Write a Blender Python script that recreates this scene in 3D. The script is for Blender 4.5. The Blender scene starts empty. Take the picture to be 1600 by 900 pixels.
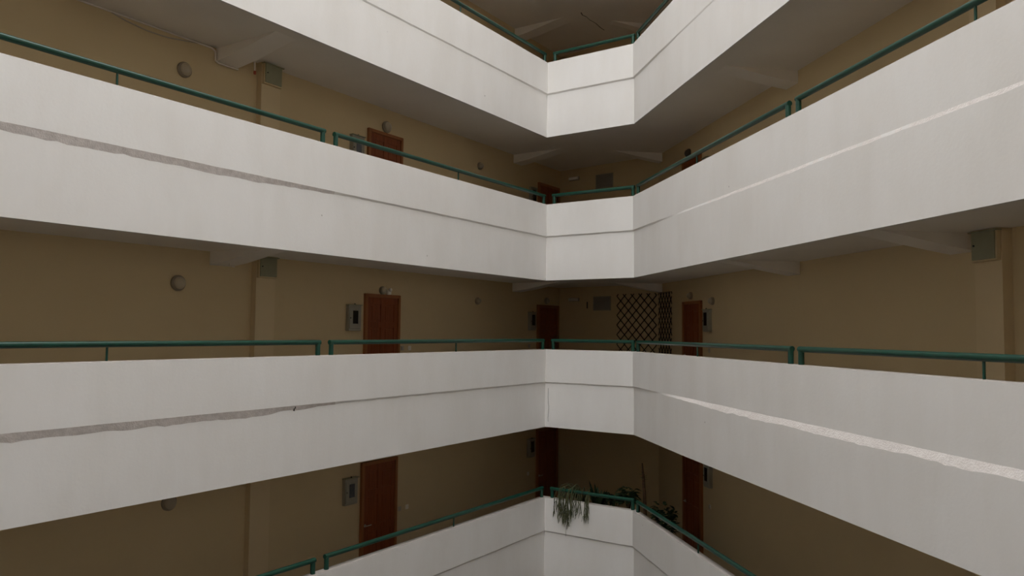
import bpy, bmesh, math, random
from mathutils import Vector, Matrix
C = bpy.context.scene.collection
SC = bpy.context.scene

# ------------------------------------------------------------------ camera, sky, light, exposure
cam_data = bpy.data.cameras.new('camera')
cam_data.sensor_width = 36.0
cam_data.lens = 1230.41 / 1600 * 36
cam_data.clip_start = 0.05
cam_data.clip_end = 200
cam = bpy.data.objects.new('camera', cam_data)
C.objects.link(cam)
cam.matrix_world = Matrix.Rotation(math.pi / 2 + 0.05516, 4, 'X') @ Matrix.Rotation(0.0094, 4, 'Z')
SC.camera = cam

SKY = 4.35
world = bpy.data.worlds.new('overcast_sky')
SC.world = world
world.use_nodes = True
bg = world.node_tree.nodes['Background']
bg.inputs['Color'].default_value = (1.0, 1.003, 1.01, 1)
bg.inputs['Strength'].default_value = SKY

SC.view_settings.view_transform = 'Standard'
SC.view_settings.look = 'None'
SC.view_settings.gamma = 1.0
SC.view_settings.use_curve_mapping = False
SC.view_settings.exposure = 0.0
SC.cycles.max_bounces = 10
SC.cycles.diffuse_bounces = 8
SC.cycles.sample_clamp_indirect = 6

# ------------------------------------------------------------------ the plan of the atrium
FH = 2.95                      # storey height
Z_TOP, Z_LEDGE, Z_BOT = -0.353, -1.006, -1.910     # parapet of the storey at eye level
Z_FLOOR, Z_CEIL = -1.45, 1.10
A = Vector((0.6951, 15.9556)); B = Vector((2.2826, 14.8435))
DL = Vector((-0.54256, -0.84002)); NL = Vector((-0.84002, 0.54256))
DC = Vector((0.81902, -0.57376)); NC = Vector((0.57376, 0.81902))
DR = Vector((0.17537, -0.98450)); NR = Vector((0.98450, 0.17537))
WL, WR, SEND = 1.62, 1.54, 19.0  # long sides run past the viewer to open up more sky
CL = A + DL * -3.42 + NL * WL          # corners of the lobby behind the short balcony
CR = B + DR * -2.72 + NR * WR
DB = (CR - CL).normalized(); NB = Vector((-DB.y, DB.x))
BACK_LEN = (CR - CL).length
LE, RE = A + DL * SEND, B + DR * SEND  # ends of the long balconies beside the viewer
DQ = (RE - LE).normalized(); NQ = Vector((DQ.y, -DQ.x))
if NQ.y > 0: NQ = -NQ
FR = {'l': (A, DL, NL), 'c': (A, DC, NC), 'r': (B, DR, NR), 'b': (CL, DB, NB), 'q': (LE, DQ, NQ)}

def P(w, s, n, z=0.0):
    o, d, nn = FR[w]
    q = o + d * s + nn * n
    return Vector((q.x, q.y, z))

def isect(w1, n1, w2, n2):
    """where the line offset n1 behind face w1 meets the one offset n2 behind face w2"""
    o1, d1, k1 = FR[w1]; o2, d2, k2 = FR[w2]
    p1, p2 = o1 + k1 * n1, o2 + k2 * n2
    den = d1.x * d2.y - d1.y * d2.x
    t = ((p2.x - p1.x) * d2.y - (p2.y - p1.y) * d2.x) / den
    return p1 + d1 * t

def s_of(w, q):
    o, d, n = FR[w]
    return (q - o).dot(d)

# ------------------------------------------------------------------ materials
def mat(name, col, rough=0.8, var=0.0, scale=3.0, col2=None, metal=0.0, bump=0.0, bscale=40.0, stretch=(1, 1, 1), spec=0.3, extra=None, coat=0.0):
    m = bpy.data.materials.new(name); m.use_nodes = True
    nt = m.node_tree; b = nt.nodes['Principled BSDF']
    b.inputs['Roughness'].default_value = rough
    b.inputs['Metallic'].default_value = metal
    b.inputs['Specular IOR Level'].default_value = spec
    b.inputs['Coat Weight'].default_value = coat
    b.inputs['Base Color'].default_value = (*col, 1)
    tc = nt.nodes.new('ShaderNodeTexCoord')
    mp = nt.nodes.new('ShaderNodeMapping'); mp.inputs['Scale'].default_value = stretch
    nt.links.new(tc.outputs['Object'], mp.inputs['Vector'])
    if var > 0 or col2:
        nz = nt.nodes.new('ShaderNodeTexNoise'); nz.inputs['Scale'].default_value = scale; nz.inputs['Detail'].default_value = 6
        nt.links.new(mp.outputs['Vector'], nz.inputs['Vector'])
        cr = nt.nodes.new('ShaderNodeValToRGB')
        c2 = col2 if col2 else tuple(c * (1 - var) for c in col)
        cr.color_ramp.elements[0].position = 0.32; cr.color_ramp.elements[0].color = (*c2, 1)
        cr.color_ramp.elements[1].position = 0.68; cr.color_ramp.elements[1].color = (*col, 1)
        nt.links.new(nz.outputs['Fac'], cr.inputs['Fac'])
        nt.links.new(cr.outputs['Color'], b.inputs['Base Color'])
        if extra: extra(nt, b, cr, tc)
    if bump > 0:
        n2 = nt.nodes.new('ShaderNodeTexNoise'); n2.inputs['Scale'].default_value = bscale; n2.inputs['Detail'].default_value = 8
        nt.links.new(tc.outputs['Object'], n2.inputs['Vector'])
        bp = nt.nodes.new('ShaderNodeBump'); bp.inputs['Strength'].default_value = bump; bp.inputs['Distance'].default_value = 0.01
        nt.links.new(n2.outputs['Fac'], bp.inputs['Height']); nt.links.new(bp.outputs['Normal'], b.inputs['Normal'])
    return m

def stains(nt, b, cr, tc):
    """faint vertical runs of dirt and a few small chips in the render"""
    mp = nt.nodes.new('ShaderNodeMapping'); mp.inputs['Scale'].default_value = (1.1, 1.1, 0.30)
    nt.links.new(tc.outputs['Object'], mp.inputs['Vector'])
    nz = nt.nodes.new('ShaderNodeTexNoise'); nz.inputs['Scale'].default_value = 2.0; nz.inputs['Detail'].default_value = 7; nz.inputs['Roughness'].default_value = 0.6
    nt.links.new(mp.outputs['Vector'], nz.inputs['Vector'])
    r = nt.nodes.new('ShaderNodeValToRGB')
    r.color_ramp.elements[0].position = 0.35; r.color_ramp.elements[0].color = (0.965, 0.96, 0.95, 1)
    r.color_ramp.elements[1].position = 0.6; r.color_ramp.elements[1].color = (1, 1, 1, 1)
    nt.links.new(nz.outputs['Fac'], r.inputs['Fac'])
    mx = nt.nodes.new('ShaderNodeMix'); mx.data_type = 'RGBA'; mx.blend_type = 'MULTIPLY'; mx.inputs['Factor'].default_value = 1
    nt.links.new(cr.outputs['Color'], mx.inputs['A']); nt.links.new(r.outputs['Color'], mx.inputs['B'])
    vo = nt.nodes.new('ShaderNodeTexVoronoi'); vo.inputs['Scale'].default_value = 1.3
    nt.links.new(tc.outputs['Object'], vo.inputs['Vector'])
    r2 = nt.nodes.new('ShaderNodeValToRGB')
    r2.color_ramp.elements[0].position = 0.012; r2.color_ramp.elements[0].color = (0.45, 0.42, 0.4, 1)
    r2.color_ramp.elements[1].position = 0.02; r2.color_ramp.elements[1].color = (1, 1, 1, 1)
    nt.links.new(vo.outputs['Distance'], r2.inputs['Fac'])
    m2 = nt.nodes.new('ShaderNodeMix'); m2.data_type = 'RGBA'; m2.blend_type = 'MULTIPLY'; m2.inputs['Factor'].default_value = 0.8
    nt.links.new(mx.outputs['Result'], m2.inputs['A']); nt.links.new(r2.outputs['Color'], m2.inputs['B'])
    nt.links.new(m2.outputs['Result'], b.inputs['Base Color'])

M = {}
M['render'] = mat('white_render', (0.80, 0.785, 0.765), 0.85, scale=1.1, col2=(0.775, 0.755, 0.73), bump=0.10, bscale=30, extra=stains)
M['mortar'] = mat('bare_mortar', (0.68, 0.63, 0.60), 0.9, scale=14, col2=(0.56, 0.515, 0.49), bump=0.5, bscale=60)
M['mortar_pale'] = mat('pale_mortar', (0.83, 0.79, 0.76), 0.9, scale=16, col2=(0.76, 0.71, 0.68), bump=0.5, bscale=60)
M['tan'] = mat('tan_wall_paint', (0.62, 0.495, 0.295), 0.8, scale=0.8, col2=(0.59, 0.468, 0.278), bump=0.05)
M['cap'] = mat('darkened_parapet_top', (0.46, 0.42, 0.385), 0.9, scale=6, col2=(0.38, 0.345, 0.315), bump=0.3)  # parapet tops darkened in colour to subdue their brightly lit edge
M['tan_lit'] = mat('tan_wall_lightened', (0.66, 0.53, 0.33), 0.8, scale=0.8, col2=(0.63, 0.505, 0.31), bump=0.05)  # wall tan lightened so the pilaster fronts look better lit
M['ceil'] = mat('ceiling_paint', (0.83, 0.79, 0.73), 0.9, scale=1.2, col2=(0.79, 0.75, 0.69), bump=0.05)
M['floor'] = mat('floor_tile', (0.15, 0.125, 0.105), 0.5, scale=4, col2=(0.125, 0.105, 0.09))
M['ground'] = mat('atrium_paving', (0.13, 0.122, 0.112), 0.7, scale=3, col2=(0.11, 0.105, 0.10))
M['dark'] = mat('drip_groove', (0.05, 0.045, 0.04), 0.9)
M['green'] = mat('green_gloss_paint', (0.006, 0.054, 0.034), 0.3, scale=8, col2=(0.005, 0.044, 0.028), spec=0.5)
M['leaf'] = mat('mahogany_door', (0.26, 0.068, 0.02), 0.5, scale=3, col2=(0.18, 0.045, 0.014), stretch=(14, 14, 0.8))
M['frame'] = mat('door_frame_wood', (0.34, 0.13, 0.045), 0.5, scale=3, col2=(0.26, 0.095, 0.035), stretch=(12, 12, 1))
M['metal_box'] = mat('olive_grey_metal', (0.29, 0.285, 0.185), 0.5, scale=5, col2=(0.26, 0.255, 0.165))
M['cab'] = mat('grey_cabinet_paint', (0.34, 0.32, 0.255), 0.5, scale=6, col2=(0.30, 0.285, 0.225))
M['glass_dark'] = mat('dark_window_glass', (0.012, 0.011, 0.010), 0.15, spec=0.5)
M['lamp_base'] = mat('lamp_base', (0.30, 0.255, 0.19), 0.6)
M['lamp_glass'] = mat('frosted_lamp_glass', (0.43, 0.37, 0.27), 0.3, spec=0.4)
M['lamp_dark'] = mat('dark_lamp_base', (0.06, 0.05, 0.04), 0.6)
M['white_plastic'] = mat('white_plastic', (0.80, 0.76, 0.68), 0.4)
M['old_plastic'] = mat('yellowed_plastic', (0.42, 0.37, 0.30), 0.4)
M['board'] = mat('notice_board', (0.26, 0.25, 0.215), 0.5, scale=5, col2=(0.23, 0.22, 0.19))
M['black'] = mat('black_metal', (0.012, 0.010, 0.009), 0.5)
M['steel'] = mat('worn_steel', (0.45, 0.43, 0.40), 0.35, metal=0.9)
M['cable'] = mat('cable_sheath', (0.72, 0.66, 0.60), 0.6)
M['red'] = mat('red_connector', (0.42, 0.09, 0.05), 0.5)
M['stem'] = mat('grey_green_stem', (0.095, 0.10, 0.050), 0.8, scale=20, col2=(0.055, 0.06, 0.03), spec=0.05)
M['green_leaf'] = mat('dark_green_leaf', (0.022, 0.036, 0.013), 0.6, scale=12, col2=(0.012, 0.022, 0.008), spec=0.12)
M['pale_leaf'] = mat('olive_leaf', (0.12, 0.14, 0.045), 0.5, scale=12, col2=(0.07, 0.09, 0.03))
M['bark'] = mat('brown_cane', (0.085, 0.045, 0.022), 0.8, scale=30, col2=(0.05, 0.028, 0.015), spec=0.1)
M['clay'] = mat('terracotta_pot', (0.22, 0.09, 0.05), 0.8, scale=12, col2=(0.17, 0.07, 0.04))
M['bench'] = mat('plant_bench_wood', (0.10, 0.06, 0.035), 0.7, scale=6, col2=(0.07, 0.045, 0.03), stretch=(1, 8, 8))

# ------------------------------------------------------------------ mesh helpers
def link(name, bm, mats, parent=None, smooth=False):
    me = bpy.data.meshes.new(name)
    bmesh.ops.recalc_face_normals(bm, faces=bm.faces[:])
    if smooth:
        for f in bm.faces: f.smooth = True
        for e in bm.edges:
            if len(e.link_faces) == 2 and e.calc_face_angle(0) > 0.6: e.smooth = False
    bm.to_mesh(me); bm.free()
    for m in (mats if isinstance(mats, (list, tuple)) else [mats]): me.materials.append(m)
    o = bpy.data.objects.new(name, me); C.objects.link(o)
    if parent: o.parent = parent
    return o

def tag(o, label=None, cat=None, group=None, kind=None):
    if label: o['label'] = label
    if cat: o['category'] = cat
    if group: o['group'] = group
    if kind: o['kind'] = kind
    return o

def struct(name, bm, mats, label=None, cat=None, group=None, parent=None, smooth=False):
    o = link(name, bm, mats, parent, smooth)
    return tag(o, label, cat, group, 'structure')

def box(bm, x0, x1, y0, y1, z0, z1, mi=0, bev=0.0):
    vs = [bm.verts.new((x, y, z)) for x in (x0, x1) for y in (y0, y1) for z in (z0, z1)]
    fs = []
    for q in ((0, 1, 3, 2), (4, 6, 7, 5), (0, 4, 5, 1), (2, 3, 7, 6), (0, 2, 6, 4), (1, 5, 7, 3)):
        f = bm.faces.new([vs[i] for i in q]); f.material_index = mi; fs.append(f)
    if bev > 0:
        bmesh.ops.bevel(bm, geom=list({e for f in fs for e in f.edges}), offset=bev, segments=2, affect='EDGES', profile=0.5)

def prism(bm, pts, z0, z1, mi=0):
    lo = [bm.verts.new((p.x, p.y, z0)) for p in pts]; hi = [bm.verts.new((p.x, p.y, z1)) for p in pts]
    n = len(pts)
    bm.faces.new(lo).material_index = mi; bm.faces.new(hi).material_index = mi
    for i in range(n):
        bm.faces.new((lo[i], lo[(i + 1) % n], hi[(i + 1) % n], hi[i])).material_index = mi

def tube(bm, pts, rad, seg=10, mi=0, cap=True):
    pts = [Vector(p) for p in pts]
    rads = rad if isinstance(rad, (list, tuple)) else [rad] * len(pts)
    rings = []; prev = None
    for i, p in enumerate(pts):
        t = (pts[min(i + 1, len(pts) - 1)] - pts[max(i - 1, 0)]).normalized()
        if prev is None:
            up = Vector((0, 0, 1)) if abs(t.z) < 0.9 else Vector((1, 0, 0))
            u = t.cross(up).normalized()
        else:
            u = (prev - t * prev.dot(t)).normalized()
        prev = u; v = t.cross(u)
        k = 1.0
        if 0 < i < len(pts) - 1:
            a = (pts[i] - pts[i - 1]).normalized(); b = (pts[i + 1] - pts[i]).normalized()
            k = 1.0 / max(0.7, math.cos(a.angle(b, 0) / 2))
        rings.append([bm.verts.new(p + (u * math.cos(j * 2 * math.pi / seg) + v * math.sin(j * 2 * math.pi / seg)) * rads[i] * k) for j in range(seg)])
    for a, b in zip(rings, rings[1:]):
        for j in range(seg):
            bm.faces.new((a[j], a[(j + 1) % seg], b[(j + 1) % seg], b[j])).material_index = mi
    if cap:
        bm.faces.new(rings[0]).material_index = mi; bm.faces.new(rings[-1]).material_index = mi

def lathe(bm, prof, seg=24, axis='Z', org=(0, 0, 0), mi=0):
    """prof: (radius, height) pairs; axis Z up, or Y for things that stick out of a wall"""
    org = Vector(org); rings = []
    for r, h in prof:
        ring = []
        for j in range(seg):
            a = j * 2 * math.pi / seg
            v = Vector((r * math.cos(a), r * math.sin(a), h)) if axis == 'Z' else Vector((r * math.cos(a), h, r * math.sin(a)))
            ring.append(bm.verts.new(org + v))
        rings.append(ring)
    for a, b in zip(rings, rings[1:]):
        for j in range(seg):
            bm.faces.new((a[j], a[(j + 1) % seg], b[(j + 1) % seg], b[j])).material_index = mi
    bm.faces.new(rings[0]).material_index = mi; bm.faces.new(rings[-1]).material_index = mi

# ------------------------------------------------------------------ large structure: walls
G0, ROOF = -8.2, 12.9  # roof raised over an added unseen storey to soften the daylight falloff
def wall_prism(name, pts, mats, label):
    bm = bmesh.new(); prism(bm, pts, G0, ROOF)
    return struct(name, bm, mats, label)

wall_prism('wall_left', [P('l', -3.42, WL), P('l', SEND + 2, WL), P('l', SEND + 2, WL + .2), P('l', -3.42, WL + .2)], M['tan'], 'long tan wall behind the left galleries')
wall_prism('wall_center', [P('b', 0, 0), P('b', BACK_LEN, 0), P('b', BACK_LEN, .2), P('b', 0, .2)], M['tan'], 'short dark tan wall behind the corner balcony')
wall_prism('wall_right', [P('r', -2.72, WR), P('r', SEND + 2, WR), P('r', SEND + 2, WR + .2), P('r', -2.72, WR + .2)], M['tan'], 'long tan wall behind the right galleries')
qa, qb = isect('l', WL, 'q', 1.9), isect('r', WR, 'q', 1.9)
bm = bmesh.new(); prism(bm, [qa, qb, qb + NQ * .2, qa + NQ * .2], G0, ROOF)
struct('wall_rear', bm, M['tan'], 'unseen tan rear wall, set back to let in more sky')

# gallery floors and soffits: a ring round the open shaft, the inner loop stays 0.2 m behind the parapet faces
TH = 0.125
iA, iB = isect('l', TH, 'c', TH), isect('c', TH, 'r', TH)
iR, iL = isect('r', TH, 'q', TH), isect('q', TH, 'l', TH)
inner = [iA, iB, iR, iL]
outer = [CL, CR, qb, qa]
def ring(bm, z0, z1, inn=inner, out=outer):
    n = len(inn)
    V = {}
    for k, loop in (('i', inn), ('o', out)):
        for zi, z in enumerate((z0, z1)):
            V[k, zi] = [bm.verts.new((p.x, p.y, z)) for p in loop]
    for j in range(n):
        k = (j + 1) % n
        bm.faces.new((V['i', 0][j], V['i', 0][k], V['o', 0][k], V['o', 0][j]))
        bm.faces.new((V['i', 1][j], V['i', 1][k], V['o', 1][k], V['o', 1][j]))
        bm.faces.new((V['i', 0][j], V['i', 0][k], V['i', 1][k], V['i', 1][j]))
        bm.faces.new((V['o', 0][j], V['o', 0][k], V['o', 1][k], V['o', 1][j]))
LV = {5: 'added unseen gallery evening the daylight', 4: 'gallery just above the frame', 3: 'topmost gallery', 2: 'second gallery from the top', 1: 'eye-level gallery', 0: 'lowest gallery'}  # extra top storey is unseen, added to even out daylight down the shaft
for L in (0, 1, 2, 3, 4, 5):
    dz = (L - 1) * FH
    bm = bmesh.new(); ring(bm, Z_FLOOR - .2 + dz, Z_FLOOR + dz)
    struct('floor', bm, M['floor'], 'brown walkway floor of the ' + LV[L])
    bm = bmesh.new(); ring(bm, Z_CEIL - FH + dz, Z_CEIL - FH + .2 + dz)
    struct('ceiling', bm, M['ceil'], 'grey soffit under the ' + LV[L])
bm = bmesh.new(); ring(bm, ROOF, ROOF + .3, [P('l', 0, 0).xy if False else isect('l', 0, 'c', 0), isect('c', 0, 'r', 0), isect('r', 0, 'q', 0), isect('q', 0, 'l', 0)], [p + (p - Vector((0, 8))).normalized() * .3 for p in outer])
struct('ceiling', bm, M['ceil'], 'roof slab round the open top of the shaft')
bm = bmesh.new(); prism(bm, [p + (p - Vector((0, 8))).normalized() * .1 for p in outer], G0 - .2, G0)
struct('floor', bm, M['ground'], 'paved floor at the foot of the shaft')

# ------------------------------------------------------------------ parapets
# each face: an upper band of brickwork over the edge beam, with a rough mortar joint between them
random.seed(4)
def smooth_noise(seed, step=0.35):
    r = random.Random(seed); t = [r.uniform(-1, 1) for _ in range(400)]
    def f(s):
        x = (s + 8) / step; i = int(x); u = x - i; u = u * u * (3 - 2 * u)
        return t[i % 400] * (1 - u) + t[(i + 1) % 400] * u
    return f
JS = {0: 5, 1: 5.6, 2: 5.6, 3: 5, 4: 5, 5: 5}
def parapet(w, L, lower, strip, s0w, s1w, name, label, mats, s_end=SEND):
    """lower(s): how far the edge beam lies behind (+) or in front of (-) the upper band; strip(s): height of the sloped joint"""
    dz = (L - 1) * FH
    zt, zl, zb = Z_TOP + dz, Z_LEDGE + dz, Z_BOT + dz
    n1, n2 = smooth_noise(L * 7 + ord(w)), smooth_noise(L * 13 + ord(w), 0.06)
    bm = bmesh.new()
    L1 = s_end if s1w is None else s_of(w, isect(w, 0, s1w, 0))
    N = max(8, int(L1 / (0.08 if L1 < 3 else 0.1)))
    rows = []
    for i in range(N + 1):
        s = L1 * i / N
        lo = lower(s); st = max(.008, strip(s) * (1 + .10 * n1(s) + .14 * n2(s)))
        zl_s = zl + .0025 * n1(s * 1.3)
        prof = [(.0, zb), (0, 0)]
        ring_ = [(lo, zb), (lo, zl_s - st), (0.0 if lo >= 0 else 0.0, zl_s), (0.0, zt - .007), (.007, zt), (TH - .01, zt), (TH, zt - .01), (TH, zb + .06), (.045 + max(lo, 0), zb + .06), (.045 + max(lo, 0), zb)]
        vs = []
        for n, z in ring_:
            ss = s
            if i == 0 and s0w: ss = s_of(w, isect(w, n, s0w, n))
            elif i == N and s1w: ss = s_of(w, isect(w, n, s1w, n))
            vs.append(bm.verts.new(P(w, ss, n, z)))
        rows.append(vs)
    for a, b in zip(rows, rows[1:]):
        m = len(a)
        for j in range(m):
            f = bm.faces.new((a[j], a[(j + 1) % m], b[(j + 1) % m], b[j]))
            f.material_index = 1 if j == 1 and (a[2].co.z - a[1].co.z) > .035 else (2 if j in (7, 8) else (3 if j in (3, 4, 5) else 0))
    bm.faces.new(rows[0]); bm.faces.new(rows[-1])
    return struct(name, bm, mats, label)

for L in (0, 1, 2, 3, 4, 5):
    near = {0: .025, 1: .085, 2: .085}.get(L, .028)
    parapet('l', L, lambda s: .026 - (.014 if L == 3 else .009) * min(1, s / 2), lambda s: .028 + (near - .028) * min(1, max(0, (s - JS[L]) / 1.6)), 'c', None,
            'wall_parapet', 'white parapet of the left run on the ' + LV[L], [M['render'], M['mortar'], M['ceil'], M['cap']])
    parapet('c', L, lambda s: .026, lambda s: .028, 'l', 'r',
            'wall_parapet', 'short white corner parapet of the ' + LV[L], [M['render'], M['mortar'], M['ceil'], M['cap']])
    nr = {0: .028, 1: .085, 2: .038}.get(L, .028)
    out = {0: .01, 1: -.024, 2: -.006}.get(L, .006)
    parapet('r', L, lambda s: .026 + (out - .026) * min(1, max(0, (s - .3) / 2.2)), lambda s: .028 + (nr - .028) * min(1, max(0, (s - 1.4) / 3)), 'c', None,
            'wall_parapet', 'white parapet of the right run on the ' + LV[L], [M['render'], M['mortar_pale'] if L in (1, 2) else M['mortar'], M['ceil'], M['cap']])
    bm = bmesh.new(); dz = (L - 1) * FH
    a, b = isect('l', 0, 'q', .0), isect('r', 0, 'q', .0)
    prism(bm, [a + DL * .0, b, b + NQ * TH, a + NQ * TH], Z_BOT + dz, Z_TOP + dz)
    struct('wall_parapet', bm, M['render'], 'white parapet behind the viewer on the ' + LV[L])

# ------------------------------------------------------------------ haunched beams and pilasters
def beam(w, s0, s1, W, L, label):
    zc = Z_CEIL + (L - 1) * FH + .01
    ns = [.34, .6, .9, 1.25, W + .01]; dep = [.008, .045, .10, .16, .205]
    bm = bmesh.new(); rows = []
    for n, d in zip(ns, dep):
        rows.append([bm.verts.new(P(w, s, n, z)) for s, z in ((s0, zc), (s0, zc - d), (s1, zc - d), (s1, zc))])
    for a, b in zip(rows, rows[1:]):
        for j in range(4): bm.faces.new((a[j], a[(j + 1) % 4], b[(j + 1) % 4], b[j]))
    bm.faces.new(rows[0]); bm.faces.new(rows[-1])
    struct('beam', bm, M['ceil'], label)
for L in (0, 1, 2, 3):
    g = LV[L]
    beam('l', 6.35, 6.72, WL, L, 'haunched beam by the left pilaster over the ' + g)
    beam('l', -1.58, -1.24, WL, L, 'haunched beam in the far left corner over the ' + g)
    beam('r', -2.70, -2.49, WR, L, 'haunched beam in the far right corner over the ' + g)
    beam('r', 2.90, 3.25, WR, L, 'haunched beam midway along the right run over the ' + g)
    beam('r', 6.40, 6.80, WR, L, 'haunched beam by the right pilaster over the ' + g)
    zf, zc = Z_FLOOR + (L - 1) * FH, Z_CEIL + (L - 1) * FH
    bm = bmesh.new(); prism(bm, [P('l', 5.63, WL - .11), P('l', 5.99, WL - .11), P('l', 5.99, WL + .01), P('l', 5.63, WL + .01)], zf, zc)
    struct('pilaster_column', bm, M['tan_lit'], 'tan pilaster on the left wall of the ' + g)
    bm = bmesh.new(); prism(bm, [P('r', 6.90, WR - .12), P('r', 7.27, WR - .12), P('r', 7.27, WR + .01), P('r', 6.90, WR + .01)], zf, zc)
    struct('pilaster_column', bm, M['tan_lit'], 'tan pilaster on the right wall of the ' + g)

# hairline crack in the soffit above the topmost gallery
bm = bmesh.new()
zc = Z_CEIL + 2 * FH
pts = [(.075, 1.22), (.03, 1.36), (.06, 1.5), (.035, 1.66), (.05, 1.95), (.02, 2.2), (.015, 2.4)]
for (a, b), w_ in zip(zip(pts, pts[1:]), (.02, .016, .008, .012, .016, .014)):
    pa, pb = P('c', a[0], a[1]), P('c', b[0], b[1]); t = (pb - pa).normalized(); nn = Vector((t.y, -t.x, 0)) * w_ * .5
    prism(bm, [pa - nn, pa + nn, pb + nn, pb - nn], zc - .004, zc + .002)
struct('trim_crack', bm, M['dark'], 'thin dark crack across the topmost soffit')

# ------------------------------------------------------------------ placing things on walls
def rotz(w):
    o, d, n = FR[w]
    y = -n; x = Vector((y.y, -y.x))
    return math.atan2(x.y, x.x)
def empty(name, label, cat, group=None, kind=None):
    o = bpy.data.objects.new(name, None); C.objects.link(o); o.empty_display_size = .1
    return tag(o, label, cat, group, kind)
def place(o, w, s, n, z):
    o.location = P(w, s, n, z); o.rotation_euler = (0, 0, rotz(w)); return o
def dup(root, label=None, group=None):
    r = root.copy(); C.objects.link(r)
    if label: r['label'] = label
    if group: r['group'] = group
    for ch in list(root.children):
        c = ch.copy(); C.objects.link(c); c.parent = r
        for g in list(ch.children):
            d = g.copy(); C.objects.link(d); d.parent = c
    return r
class Proto:
    """builds a kind the first time it is asked for, copies it afterwards"""
    def __init__(self, make): self.make = make; self.o = None
    def __call__(self, label, group, w, s, n, z):
        if self.o is None: self.o = self.make(); o = self.o; o['label'] = label; 
        else: o = dup(self.o, label)
        if group: o['group'] = group
        return place(o, w, s, n, z)

# ------------------------------------------------------------------ doors (x along the wall, +y out into the gallery, z=0 the floor)
def make_door(W):
    def mk():
        t = empty('door_1', None, None, kind='structure')
        H, FWd = 2.095, .06
        bm = bmesh.new()
        box(bm, -W / 2, -W / 2 + FWd, 0, .055, 0, H, bev=.006); box(bm, W / 2 - FWd, W / 2, 0, .055, 0, H, bev=.006)
        box(bm, -W / 2 + FWd, W / 2 - FWd, 0, .055, H - FWd, H, bev=.006)
        link('door_frame', bm, M['frame'], t)
        bm = bmesh.new(); w = W / 2 - FWd; h = H - FWd
        box(bm, -w, w, 0, .018, .01, h)
        # stiles, rails and raised panels
        sw = .10
        for x0, x1 in ((-w, -w + sw), (w - sw, w), (-sw / 2, sw / 2)): box(bm, x0, x1, .016, .03, .01, h, bev=.003)
        rows = ((.01, .22), (.86, .98), (1.5, 1.6), (h - .12, h))
        for z0, z1 in rows:
            for x0, x1 in ((-w + sw, -sw / 2), (sw / 2, w - sw)): box(bm, x0, x1, .016, .03, z0, z1, bev=.003)
        for (a, b) in ((.22, .86), (.98, 1.5), (1.6, h - .12)):
            for x0, x1 in ((-w + sw, -sw / 2), (sw / 2, w - sw)): box(bm, x0 + .03, x1 - .03, .016, .026, a + .03, b - .03, bev=.006)
        link('door_leaf', bm, M['leaf'], t)
        bm = bmesh.new()
        lathe(bm, [(.026, .03), (.026, .036), (.01, .038), (.01, .07)], 14, 'Y', (w - .05, 0, 1.0))
        tube(bm, [(w - .05, .07, 1.0), (w - .17, .07, 1.0)], .009, 8)
        link('door_handle', bm, M['steel'], t)
        return t
    return mk
d1, d2, d3 = Proto(make_door(.93)), Proto(make_door(1.0)), Proto(make_door(.92))
for L in (0, 1, 2, 3):
    z = Z_FLOOR + (L - 1) * FH
    d1('brown panelled door in the left wall of the ' + LV[L], None, 'l', 3.11, WL, z)
    d2('brown panelled door in the dark far corner of the ' + LV[L], None, 'l', -2.82, WL, z)
    d3('brown panelled door in the right wall of the ' + LV[L], None, 'r', -.79, WR, z)

# ------------------------------------------------------------------ green handrails on the parapets
RAIL_N, RAIL_R = .058, .034
def make_rail(length, thin):
    def mk():
        t = empty('handrail', None, 'handrail')
        zc = .178; h = length / 2
        bm = bmesh.new(); tube(bm, [(-h, 0, zc), (h, 0, zc)], RAIL_R, 14)
        link('rail', bm, M['green'], t, True)
        for sx in (-1, 1):
            bm = bmesh.new(); tube(bm, [(sx * (h - RAIL_R), 0, -.005), (sx * (h - RAIL_R), 0, zc)], RAIL_R, 14)
            link('end_post', bm, M['green'], t, True)
        if thin:
            bm = bmesh.new(); tube(bm, [(0, 0, -.004), (0, 0, zc)], .0125, 10)
            link('thin_post', bm, M['green'], t, True)
        return t
    return mk
r6, r58, r56, r18, r53 = Proto(make_rail(6.03, True)), Proto(make_rail(5.89, True)), Proto(make_rail(5.50, True)), Proto(make_rail(1.84, False)), Proto(make_rail(5.60, True))
for L in (0, 1, 2, 3):
    z = Z_TOP + (L - 1) * FH; g = LV[L]
    r58('green handrail nearest the corner, left parapet, %s' % g, 'green handrails', 'l', 2.94, RAIL_N, z)
    r6('green handrail further from the corner, left parapet, %s' % g, 'green handrails', 'l', 9.08, RAIL_N, z)
    r18('short green handrail on the corner parapet, %s' % g, 'green handrails', 'c', 1.025, RAIL_N, z)
    r56('green handrail nearest the corner, right parapet, %s' % g, 'green handrails', 'r', 2.85, RAIL_N, z)
    r53('green handrail further from the corner, right parapet, %s' % g, 'green handrails', 'r', 8.563, RAIL_N, z)

# ------------------------------------------------------------------ wall lamps
def make_lamp(r, base, glass, name='wall_lamp'):
    def mk():
        t = empty(name, None, 'wall lamp')
        bm = bmesh.new(); lathe(bm, [(r, 0), (r, .03), (r * .93, .04)], 28, 'Y'); link('lamp_base', bm, M[base], t, True)
        bm = bmesh.new(); lathe(bm, [(r * .80, .038), (r * .79, .055), (r * .68, .075), (r * .45, .092), (r * .2, .10), (.004, .101)], 28, 'Y')
        link('lamp_glass', bm, M[glass], t, True)
        bm = bmesh.new(); lathe(bm, [(r * .86, .038), (r * .86, .046), (r * .80, .05)], 28, 'Y'); link('lamp_ring', bm, M[base], t, True)
        return t
    return mk
la, lb, ld = Proto(make_lamp(.108, 'lamp_base', 'lamp_glass')), Proto(make_lamp(.075, 'lamp_base', 'lamp_glass')), Proto(make_lamp(.095, 'lamp_dark', 'lamp_dark'))
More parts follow.
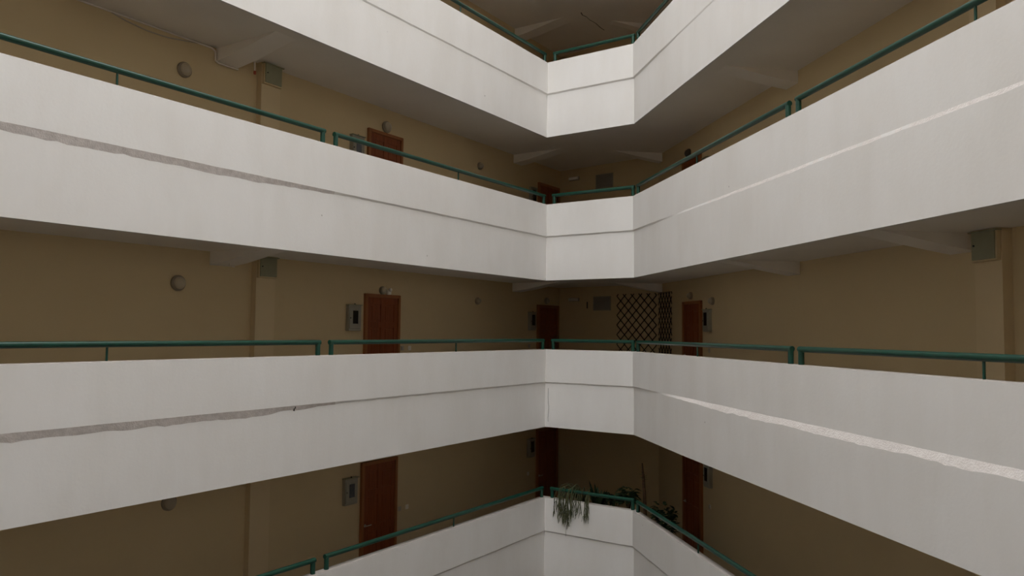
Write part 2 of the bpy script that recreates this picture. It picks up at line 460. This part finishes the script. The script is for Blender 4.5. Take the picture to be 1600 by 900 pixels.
GL = 'round wall lamps in the galleries'
la('round frosted lamp left of the pilaster on the second gallery from the top', GL, 'l', 7.23, WL, 3.585)
la('round frosted lamp left of the pilaster on the eye-level gallery', GL, 'l', 7.22, WL, .62)
la('round frosted lamp left of the pilaster on the lowest gallery, mostly hidden', GL, 'l', 7.25, WL, -2.34)
la('round lamp above the left door of the second gallery from the top', GL, 'l', 3.08, WL, 3.715)
lb('small round lamp right of the left door on the second gallery from the top', GL, 'l', .11, WL, 3.545)
lb('small dim round lamp right of the left door on the eye-level gallery', GL, 'l', .14, WL, .64)
lb('small round lamp above the left door of the eye-level gallery', GL, 'l', 3.11, WL, .72)
ld('dark round lamp above the right door of the second gallery from the top', GL, 'r', -.96, WR, 3.70)
lb('small faint lamp above the right door of the eye-level gallery', GL, 'r', -.88, WR, .76)
lb('small round lamp right of the right door on the eye-level gallery', GL, 'r', .15, WR, .615)
lb('small dim lamp above the far corner door on the eye-level gallery', GL, 'l', -2.75, WL, .75)

def mk():
    t = empty('emergency_light', None, 'emergency light')
    bm = bmesh.new(); box(bm, -.045, .045, 0, .05, -.04, .04, bev=.008); link('housing', bm, M['white_plastic'], t)
    bm = bmesh.new(); lathe(bm, [(.034, .05), (.034, .075), (.026, .085), (.006, .088)], 18, 'Y', (0, 0, .045)); link('lens', bm, M['white_plastic'], t, True)
    return t
Proto(mk)('small white emergency light above the left door of the eye-level gallery', None, 'l', 2.95, WL, .69)

def mk():
    t = empty('strip_lamp', None, 'wall lamp')
    bm = bmesh.new(); box(bm, -.15, .15, 0, .05, -.045, .045, bev=.01); link('housing', bm, M['old_plastic'], t)
    bm = bmesh.new(); box(bm, -.14, .14, .045, .085, -.032, .032, bev=.012); link('diffuser', bm, M['white_plastic'], t)
    return t
st = Proto(mk)
st('small oblong white lamp on the centre wall of the second gallery from the top', GL, 'b', .47, 0, 3.80)
st('small oblong white lamp on the centre wall of the eye-level gallery', GL, 'b', .48, 0, .795)

# ------------------------------------------------------------------ glazed cabinets, boxes, boards, switches
def make_cab(W, H, ww, wh):
    def mk():
        t = empty('wall_cabinet', None, 'cabinet')
        bm = bmesh.new(); box(bm, -W / 2, W / 2, 0, .07, 0, H, bev=.005); link('body', bm, M['cab'], t)
        bm = bmesh.new(); box(bm, -W / 2 + .015, W / 2 - .015, .068, .082, .04, H - .04, bev=.004); dr = link('door', bm, M['cab'], t)
        bm = bmesh.new(); lathe(bm, [(.010, .08), (.010, .092), (.004, .094)], 12, 'Y', (W / 2 - .03, 0, H * .5)); link('knob', bm, M['black'], dr, True)
        bm = bmesh.new(); box(bm, -ww / 2, ww / 2, .080, .086, H * .28, H * .28 + wh, bev=.002); link('window', bm, M['glass_dark'], t)
        bm = bmesh.new(); box(bm, -W / 2 - .01, W / 2 + .01, 0, .095, H, H + .014, bev=.003); link('top_lip', bm, M['metal_box'], t)
        bm = bmesh.new(); lathe(bm, [(.014, 0), (.012, .016), (.004, .02)], 12, 'Z', (.0, .06, H + .014)); link('cap', bm, M['black'], t, True)
        return t
    return mk
cb, cs = Proto(make_cab(.30, .44, .125, .225)), Proto(make_cab(.26, .42, .13, .25))
for L, nm in ((0, 'lowest gallery'), (1, 'eye-level gallery'), (2, 'second gallery from the top')):
    dz = (L - 1) * FH
    cb('grey cabinet with dark window by the left door, ' + nm, 'glazed wall cabinets', 'l', 3.85, WL, -.015 + dz)
    cs('narrow black-windowed cabinet by far corner door, ' + nm, 'glazed wall cabinets', 'l', -2.05, WL, .03 + dz)
    cs('narrow cabinet with black window by the right door, ' + nm, 'glazed wall cabinets', 'r', -.03, WR, .03 + dz)

def mk():
    t = empty('meter_box', None, 'meter box')
    bm = bmesh.new(); box(bm, -.175, .175, 0, .05, 0, .33, bev=.004); link('frame', bm, M['tan'], t)
    bm = bmesh.new(); box(bm, -.155, .155, .045, .062, .02, .305, bev=.003); dr = link('door', bm, M['metal_box'], t)
    bm = bmesh.new(); lathe(bm, [(.010, .06), (.010, .07), (.004, .072)], 12, 'Y', (.12, 0, .17)); link('lock', bm, M['black'], dr, True)
    bm = bmesh.new(); box(bm, -.19, .19, 0, .075, .305, .318, bev=.002); link('top_lip', bm, M['metal_box'], t)
    return t
mb = Proto(mk)
GB = 'meter boxes on the pilasters'
mb('olive metal box at the top of the left pilaster, second gallery from the top', GB, 'l', 5.81, WL - .11, 3.72)
mb('olive metal box at the top of the left pilaster, eye-level gallery', GB, 'l', 5.81, WL - .11, .77)
mb('olive metal box at the top of the right pilaster, eye-level gallery', GB, 'r', 7.085, WR - .12, .77)

def mk():
    t = empty('wall_board', None, 'board')
    bm = bmesh.new(); box(bm, -.25, .25, 0, .03, -.17, .17, bev=.004); link('frame', bm, M['cab'], t)
    bm = bmesh.new(); box(bm, -.23, .23, .025, .035, -.15, .15, bev=.002); link('panel', bm, M['board'], t)
    return t
wb = Proto(mk)
wb('dim grey board on the centre wall of the eye-level gallery', 'grey boards on the centre wall', 'b', 1.31, 0, .69)
wb('dim grey board on the centre wall of the second gallery from the top', 'grey boards on the centre wall', 'b', 1.37, 0, 3.64)
bm = bmesh.new(); box(bm, -.012, .012, 0, .02, -.08, .08, bev=.003)
o = link('conduit', bm, M['lamp_dark']); tag(o, 'short dark vertical conduit left of the grey board, eye-level gallery', 'conduit'); place(o, 'b', .87, 0, .655)

def make_switch(m):
    def mk():
        t = empty('light_switch', None, 'light switch')
        bm = bmesh.new(); box(bm, -.042, .042, 0, .012, -.042, .042, bev=.004); link('plate', bm, M[m], t)
        bm = bmesh.new(); box(bm, -.022, .022, .010, .02, -.025, .025, bev=.003); link('rocker', bm, M[m], t)
        return t
    return mk
sw, so = Proto(make_switch('white_plastic')), Proto(make_switch('old_plastic'))
GS = 'switches beside the doors'
for L, nm in ((1, 'eye-level'), (0, 'lowest')):
    dz = (L - 1) * FH
    so('yellowed switch plate next to the left door of the %s gallery' % nm, GS, 'l', 2.53, WL, -.33 + dz)
    sw('white switch plate right of the yellowed one, %s gallery' % nm, GS, 'l', 2.32, WL, -.33 + dz)
    (sw if L == 0 else so)('small switch below the cabinet by the far corner door, %s gallery' % nm, GS, 'l', -1.98, WL, -.34 + dz)
    so('small switch below the cabinet by the right door, %s gallery' % nm, GS, 'r', -.02, WR, -.33 + dz)

# ------------------------------------------------------------------ cables along the soffit of the second gallery
def lp(s, n, z): return P('l', s, n, z)
bm = bmesh.new(); zc = 4.045
tube(bm, [lp(9.4, 1.605, zc - .012), lp(8.2, 1.605, zc - .012), lp(7.2, 1.605, zc - .014), lp(6.80, 1.605, zc - .02), lp(6.742, 1.603, zc - .05), lp(6.738, 1.603, 3.86),
          lp(6.70, 1.595, 3.836), lp(6.5, 1.59, 3.83), lp(6.36, 1.585, 3.836)], .012, 8)
tag(link('cable', bm, M['cable'], None, True), 'pale cable running along the soffit and under the left beam', 'cable')
bm = bmesh.new()
tube(bm, [lp(8.3, 1.607, 4.03), lp(8.1, 1.607, 3.985), lp(7.8, 1.607, 3.95), lp(7.5, 1.607, 3.955), lp(7.2, 1.607, 4.0), lp(7.0, 1.607, 4.03)], .009, 8)
tag(link('cable', bm, M['old_plastic'], None, True), 'thin tan wire sagging below the soffit cable', 'cable')
t = empty('hanging_wire', 'short pale wire hanging between beam and pilaster with a red end', 'wire')
for nm, pts, r, m in (('wire', [lp(6.24, 1.5, 4.05), lp(6.2, 1.5, 4.02), lp(6.13, 1.51, 4.0), lp(6.12, 1.51, 3.86)], .010, 'cable'), ('connector', [lp(6.12, 1.51, 3.87), lp(6.12, 1.51, 3.82)], .02, 'red')):
    bm = bmesh.new(); tube(bm, pts, r, 8); link(nm, bm, M[m], t, True)
bm = bmesh.new(); tube(bm, [lp(6.55, 1.4, .935), lp(6.55, 1.4, .90), lp(6.48, 1.38, .885)], .008, 8)
tag(link('wire_stub', bm, M['cable'], None, True), 'tiny wire stub under the left beam of the eye-level gallery', 'wire')

# ------------------------------------------------------------------ lattice trellis in the far corner
def trellis(w, s0, s1, W, z0, z1, pitch, vp, label):
    t = bmesh.new(); Ln = s1 - s0; H = z1 - z0
    slope = vp / pitch
    def strip(x0, zz0, x1, zz1, y):
        a, b = Vector((x0, 0, zz0)), Vector((x1, 0, zz1))
        if (b - a).length < .03: return
        d = (b - a).normalized(); nn = Vector((-d.z, 0, d.x)) * .0095
        ex = d * .012
        vs = [t.verts.new((q.x, y + dy, q.z)) for q in (a - ex - nn, a - ex + nn, b + ex + nn, b + ex - nn) for dy in (0, .008)]
        for q in ((0, 2, 4, 6), (1, 7, 5, 3), (0, 1, 3, 2), (2, 3, 5, 4), (4, 5, 7, 6), (6, 7, 1, 0)): t.faces.new([vs[i] for i in q])
    k = -int(H / vp) - 2
    while k * vp < H + vp:
        z = k * vp
        for sgn, y in ((1, .012), (-1, .021)):
            # line z = zz + sgn*slope*x, clipped to the panel
            zz = z if sgn == 1 else z + Ln * slope
            xs = [0, Ln]
            f = lambda x: zz + sgn * slope * x
            lo, hi = (0 - zz) / (sgn * slope), (H - zz) / (sgn * slope)
            a, b = max(0, min(lo, hi)), min(Ln, max(lo, hi))
            if b > a: strip(a, f(a), b, f(b), y)
        k += 1
    o = link('trellis', t, M['black'])
    tag(o, label, 'trellis', 'lattice trellis panels')
    return o
o = trellis('b', 0, 1.06, 0, -1.40, .89, .216, .226, 'flat black diamond trellis panel on the centre wall'); place(o, 'b', 2.81, .0, -1.40)
o = trellis('r', 0, .78, 0, -1.40, .89, .168, .226, 'steeply foreshortened black trellis panel beside the right door'); place(o, 'r', -1.90, WR, -1.40)

# ------------------------------------------------------------------ plants on the lowest gallery, at the corner
zf = Z_FLOOR - FH
def pot(t, r, h, z0=0, m='clay'):
    bm = bmesh.new(); lathe(bm, [(r * .68, z0), (r * .95, z0 + h * .86), (r * 1.06, z0 + h * .86), (r * 1.06, z0 + h), (r * .95, z0 + h), (r * .9, z0 + h * .9)], 24)
    link('pot', bm, M[m], t, True)
t = empty('plant_bench', 'low dark wooden bench carrying the potted plants behind the corner parapet', 'bench')
bm = bmesh.new(); box(bm, -.72, .72, -.16, .16, .58, .62, bev=.004); link('bench_top', bm, M['bench'], t)
for sx in (-1, 1):
    for sy in (-1, 1):
        bm = bmesh.new(); box(bm, sx * .66 - .025, sx * .66 + .025, sy * .12 - .025, sy * .12 + .025, 0, .585, bev=.003); link('leg', bm, M['bench'], t)
place(t, 'c', 1.03, .48, zf)
BT = zf + .62
# trailing plant: +y points into the shaft, -x runs along the parapet to the right
random.seed(21)
t = empty('trailing_plant', 'grey-green trailing cactus plant spilling over the corner handrail', 'plant')
place(t, 'c', .62, .44, BT); pot(t, .13, .24)
bm = bmesh.new(); rnd = random.Random(5)
def hang(x1, zend, y1, r=.006):
    sx = rnd.uniform(-.06, .06)
    zr = .24 + rnd.uniform(.50, .66) - .12                   # crest over the handrail, above the bench top
    pts = [Vector((sx, rnd.uniform(-.04, .06), .22)), Vector((sx * .6 + x1 * .35, .12, zr - .12)), Vector((x1 * .75, .26, zr)), Vector((x1 * .95, .40, zr - .03)), Vector((x1, y1, zr - .16))]
    z = zr - .16; x = x1; y = y1
    while z > zend:
        z -= .055; x += rnd.uniform(-.012, .012); y += rnd.uniform(-.006, .008)
        pts.append(Vector((x, max(y, .46), z)))
    tube(bm, pts, [r * 1.1] * (len(pts) - 1) + [r * .7], 6)
    # forked tips
    for _ in range(rnd.randint(2, 4)):
        i = rnd.randint(max(3, len(pts) - 5), len(pts) - 1); b = pts[i]
        dx = rnd.uniform(-.06, .06)
        tube(bm, [b, b + Vector((dx * .6, .01, -.03)), b + Vector((dx, .012, -.085 - rnd.uniform(0, .06)))], [r * .9, r * .9, r * .6], 5)
for i in range(18): hang(rnd.uniform(-.02, .40), rnd.uniform(.12, .34), rnd.uniform(.45, .50))
for i in range(5): hang(rnd.uniform(.05, .22), rnd.uniform(.02, .12), rnd.uniform(.45, .50))
for i in range(5): hang(rnd.uniform(-.2, .02), rnd.uniform(.25, .38), rnd.uniform(.45, .5))
for i in range(8): hang(rnd.uniform(-.40, -.24), rnd.uniform(.2, .34), rnd.uniform(.45, .5))
link('stems', bm, M['stem'], t, True)
# a single long aerial strand
bm = bmesh.new(); tube(bm, [(.09, .5, .2), (.085, .51, -.1), (.09, .50, -.20)], .003, 5); link('strand', bm, M['stem'], t, True)

def blade(bm, base, d, length, width, droop=.2, curl=.25, seg=6):
    d = Vector(d).normalized(); side = d.cross(Vector((0, 0, 1)))
    if side.length < .05: side = Vector((1, 0, 0))
    side.normalize(); up = side.cross(d).normalized(); rows = []
    for i in range(seg + 1):
        u = i / seg
        c = Vector(base) + d * length * u - Vector((0, 0, 1)) * droop * length * u * u
        w = width * (math.sin(math.pi * min(1, .12 + u * .88)) ** .7) * .5 + .001
        th = .004 * (1 - u) + .0015
        rows.append([bm.verts.new(c + side * w), bm.verts.new(c - up * w * curl - up * th), bm.verts.new(c - side * w), bm.verts.new(c - up * w * curl + up * th)])
    for a, b in zip(rows, rows[1:]):
        for j in range(4): bm.faces.new((a[j], a[(j + 1) % 4], b[(j + 1) % 4], b[j]))
    bm.faces.new(rows[0]); bm.faces.new(rows[-1])

rnd = random.Random(9)
t = empty('spiky_plant', 'dark plant with pointed upright leaves right of the trailing plant', 'plant')
place(t, 'c', .94, .50, BT); pot(t, .10, .24)
bm = bmesh.new()
for i in range(15):
    a = i * 2.4; e = .9 + .5 * rnd.random()
    blade(bm, (0, 0, .18), (math.cos(a) * .75, math.sin(a) * .5, e * 1.5), rnd.uniform(.42, .66), .08, .10)
blade(bm, (0, 0, .2), (.30, .05, 1.0), .70, .13, .03); blade(bm, (-.03, 0, .2), (.20, .0, 1.0), .62, .13, .03)
link('leaves', bm, M['green_leaf'], t)

def bushy(name, label, s, n, zb, potr, poth, rx, rz, zc, nleaf, m, seed, lw=.06, w='c', stem=True):
    rnd = random.Random(seed)
    t = empty(name, label, 'plant'); place(t, w, s, n, zb); pot(t, potr, poth)
    bm = bmesh.new(); tips = []
    for k in range(9):
        a = k * .7 + rnd.random(); q = Vector((math.cos(a) * rx * rnd.uniform(.2, .8), math.sin(a) * rx * .6 * rnd.uniform(.2, .8), zc + rz * rnd.uniform(-.2, .8)))
        tube(bm, [(0, 0, poth * .9), (q.x * .4, q.y * .4, (poth + q.z) * .5), q], [.008, .006, .003], 6); tips.append(q)
    link('stems', bm, M['bark'], t, True)
    bm = bmesh.new()
    for i in range(nleaf):
        a, e = rnd.uniform(0, 6.283), rnd.uniform(-.6, 1.4)
        rr = rnd.uniform(.35, 1)
        c = Vector((math.cos(a) * rx * rr, math.sin(a) * rx * .65 * rr, zc + math.sin(e) * rz * rr))
        blade(bm, c, (math.cos(a) + rnd.uniform(-.5, .5), math.sin(a) + rnd.uniform(-.5, .5), rnd.uniform(-.3, .9)), rnd.uniform(.08, .15), lw, .35, .2, 4)
    link('leaves', bm, M[m], t)
    return t
bushy('leafy_plant', 'low dark bushy plant in the middle behind the corner handrail', 1.28, .51, BT, .10, .2, .15, .15, .50, 110, 'green_leaf', 3)
bushy('leafy_plant', 'taller dark bushy plant just left of the tall cane plant', 1.60, .51, BT, .11, .22, .15, .20, .58, 140, 'green_leaf', 6)
bushy('floor_plant', 'dim leafy plant behind the right handrail below the tall cane', .32, .50, zf, .18, .36, .27, .36, .92, 190, 'green_leaf', 12, .07, 'r')
t = empty('cane_plant', 'tall thin brown cane plant with a green tuft near its top', 'plant'); place(t, 'c', 1.95, .50, zf); pot(t, .14, .3)
bm = bmesh.new(); tube(bm, [(0, 0, .26), (-.01, 0, .8), (.01, 0, 1.3), (.035, 0, 1.62), (.06, 0, 1.9)], [.036, .034, .03, .026, .012], 12); link('cane', bm, M['bark'], t, True)
bm = bmesh.new(); rnd = random.Random(2)
for i in range(14):
    a = i * 2.4; blade(bm, (.04, 0, 1.60 + rnd.uniform(-.08, .08)), (math.cos(a), math.sin(a) * .8, .5), rnd.uniform(.06, .11), .03, .3, .2, 4)
link('tuft', bm, M['pale_leaf'], t)

# ------------------------------------------------------------------ small marks on the render
bm = bmesh.new()
o = Vector(P('l', 5.55, -.004, 0))
for j, (ds, z0, z1, wd) in enumerate(((0, -1.015, -1.045, .010), (.02, -1.04, -1.075, .006))):
    a = P('l', 6.52 + ds, -.003, 0); b = P('l', 6.52 + ds + wd, -.003, 0); k = NL * .03
    prism(bm, [Vector((a.x, a.y)), Vector((b.x, b.y)), Vector((b.x, b.y)) + k, Vector((a.x, a.y)) + k], z1, z0)
struct('trim_chip', bm, M['dark'], 'small dark chip in the left parapet joint')
bm = bmesh.new(); pts = [(-1.13, .050), (-1.3, .044), (-1.42, .05), (-1.5, .062), (-1.6, .058), (-1.72, .045), (-1.80, .05)]
for (z0, a), (z1, b) in zip(pts, pts[1:]):
    pa, pb = P('c', a, .0255, z0), P('c', b, .0255, z1)
    tube(bm, [pa, pb], .0035, 5)
struct('trim_crack', bm, M['dark'], 'vertical hairline crack at the corner of the eye-level parapet')
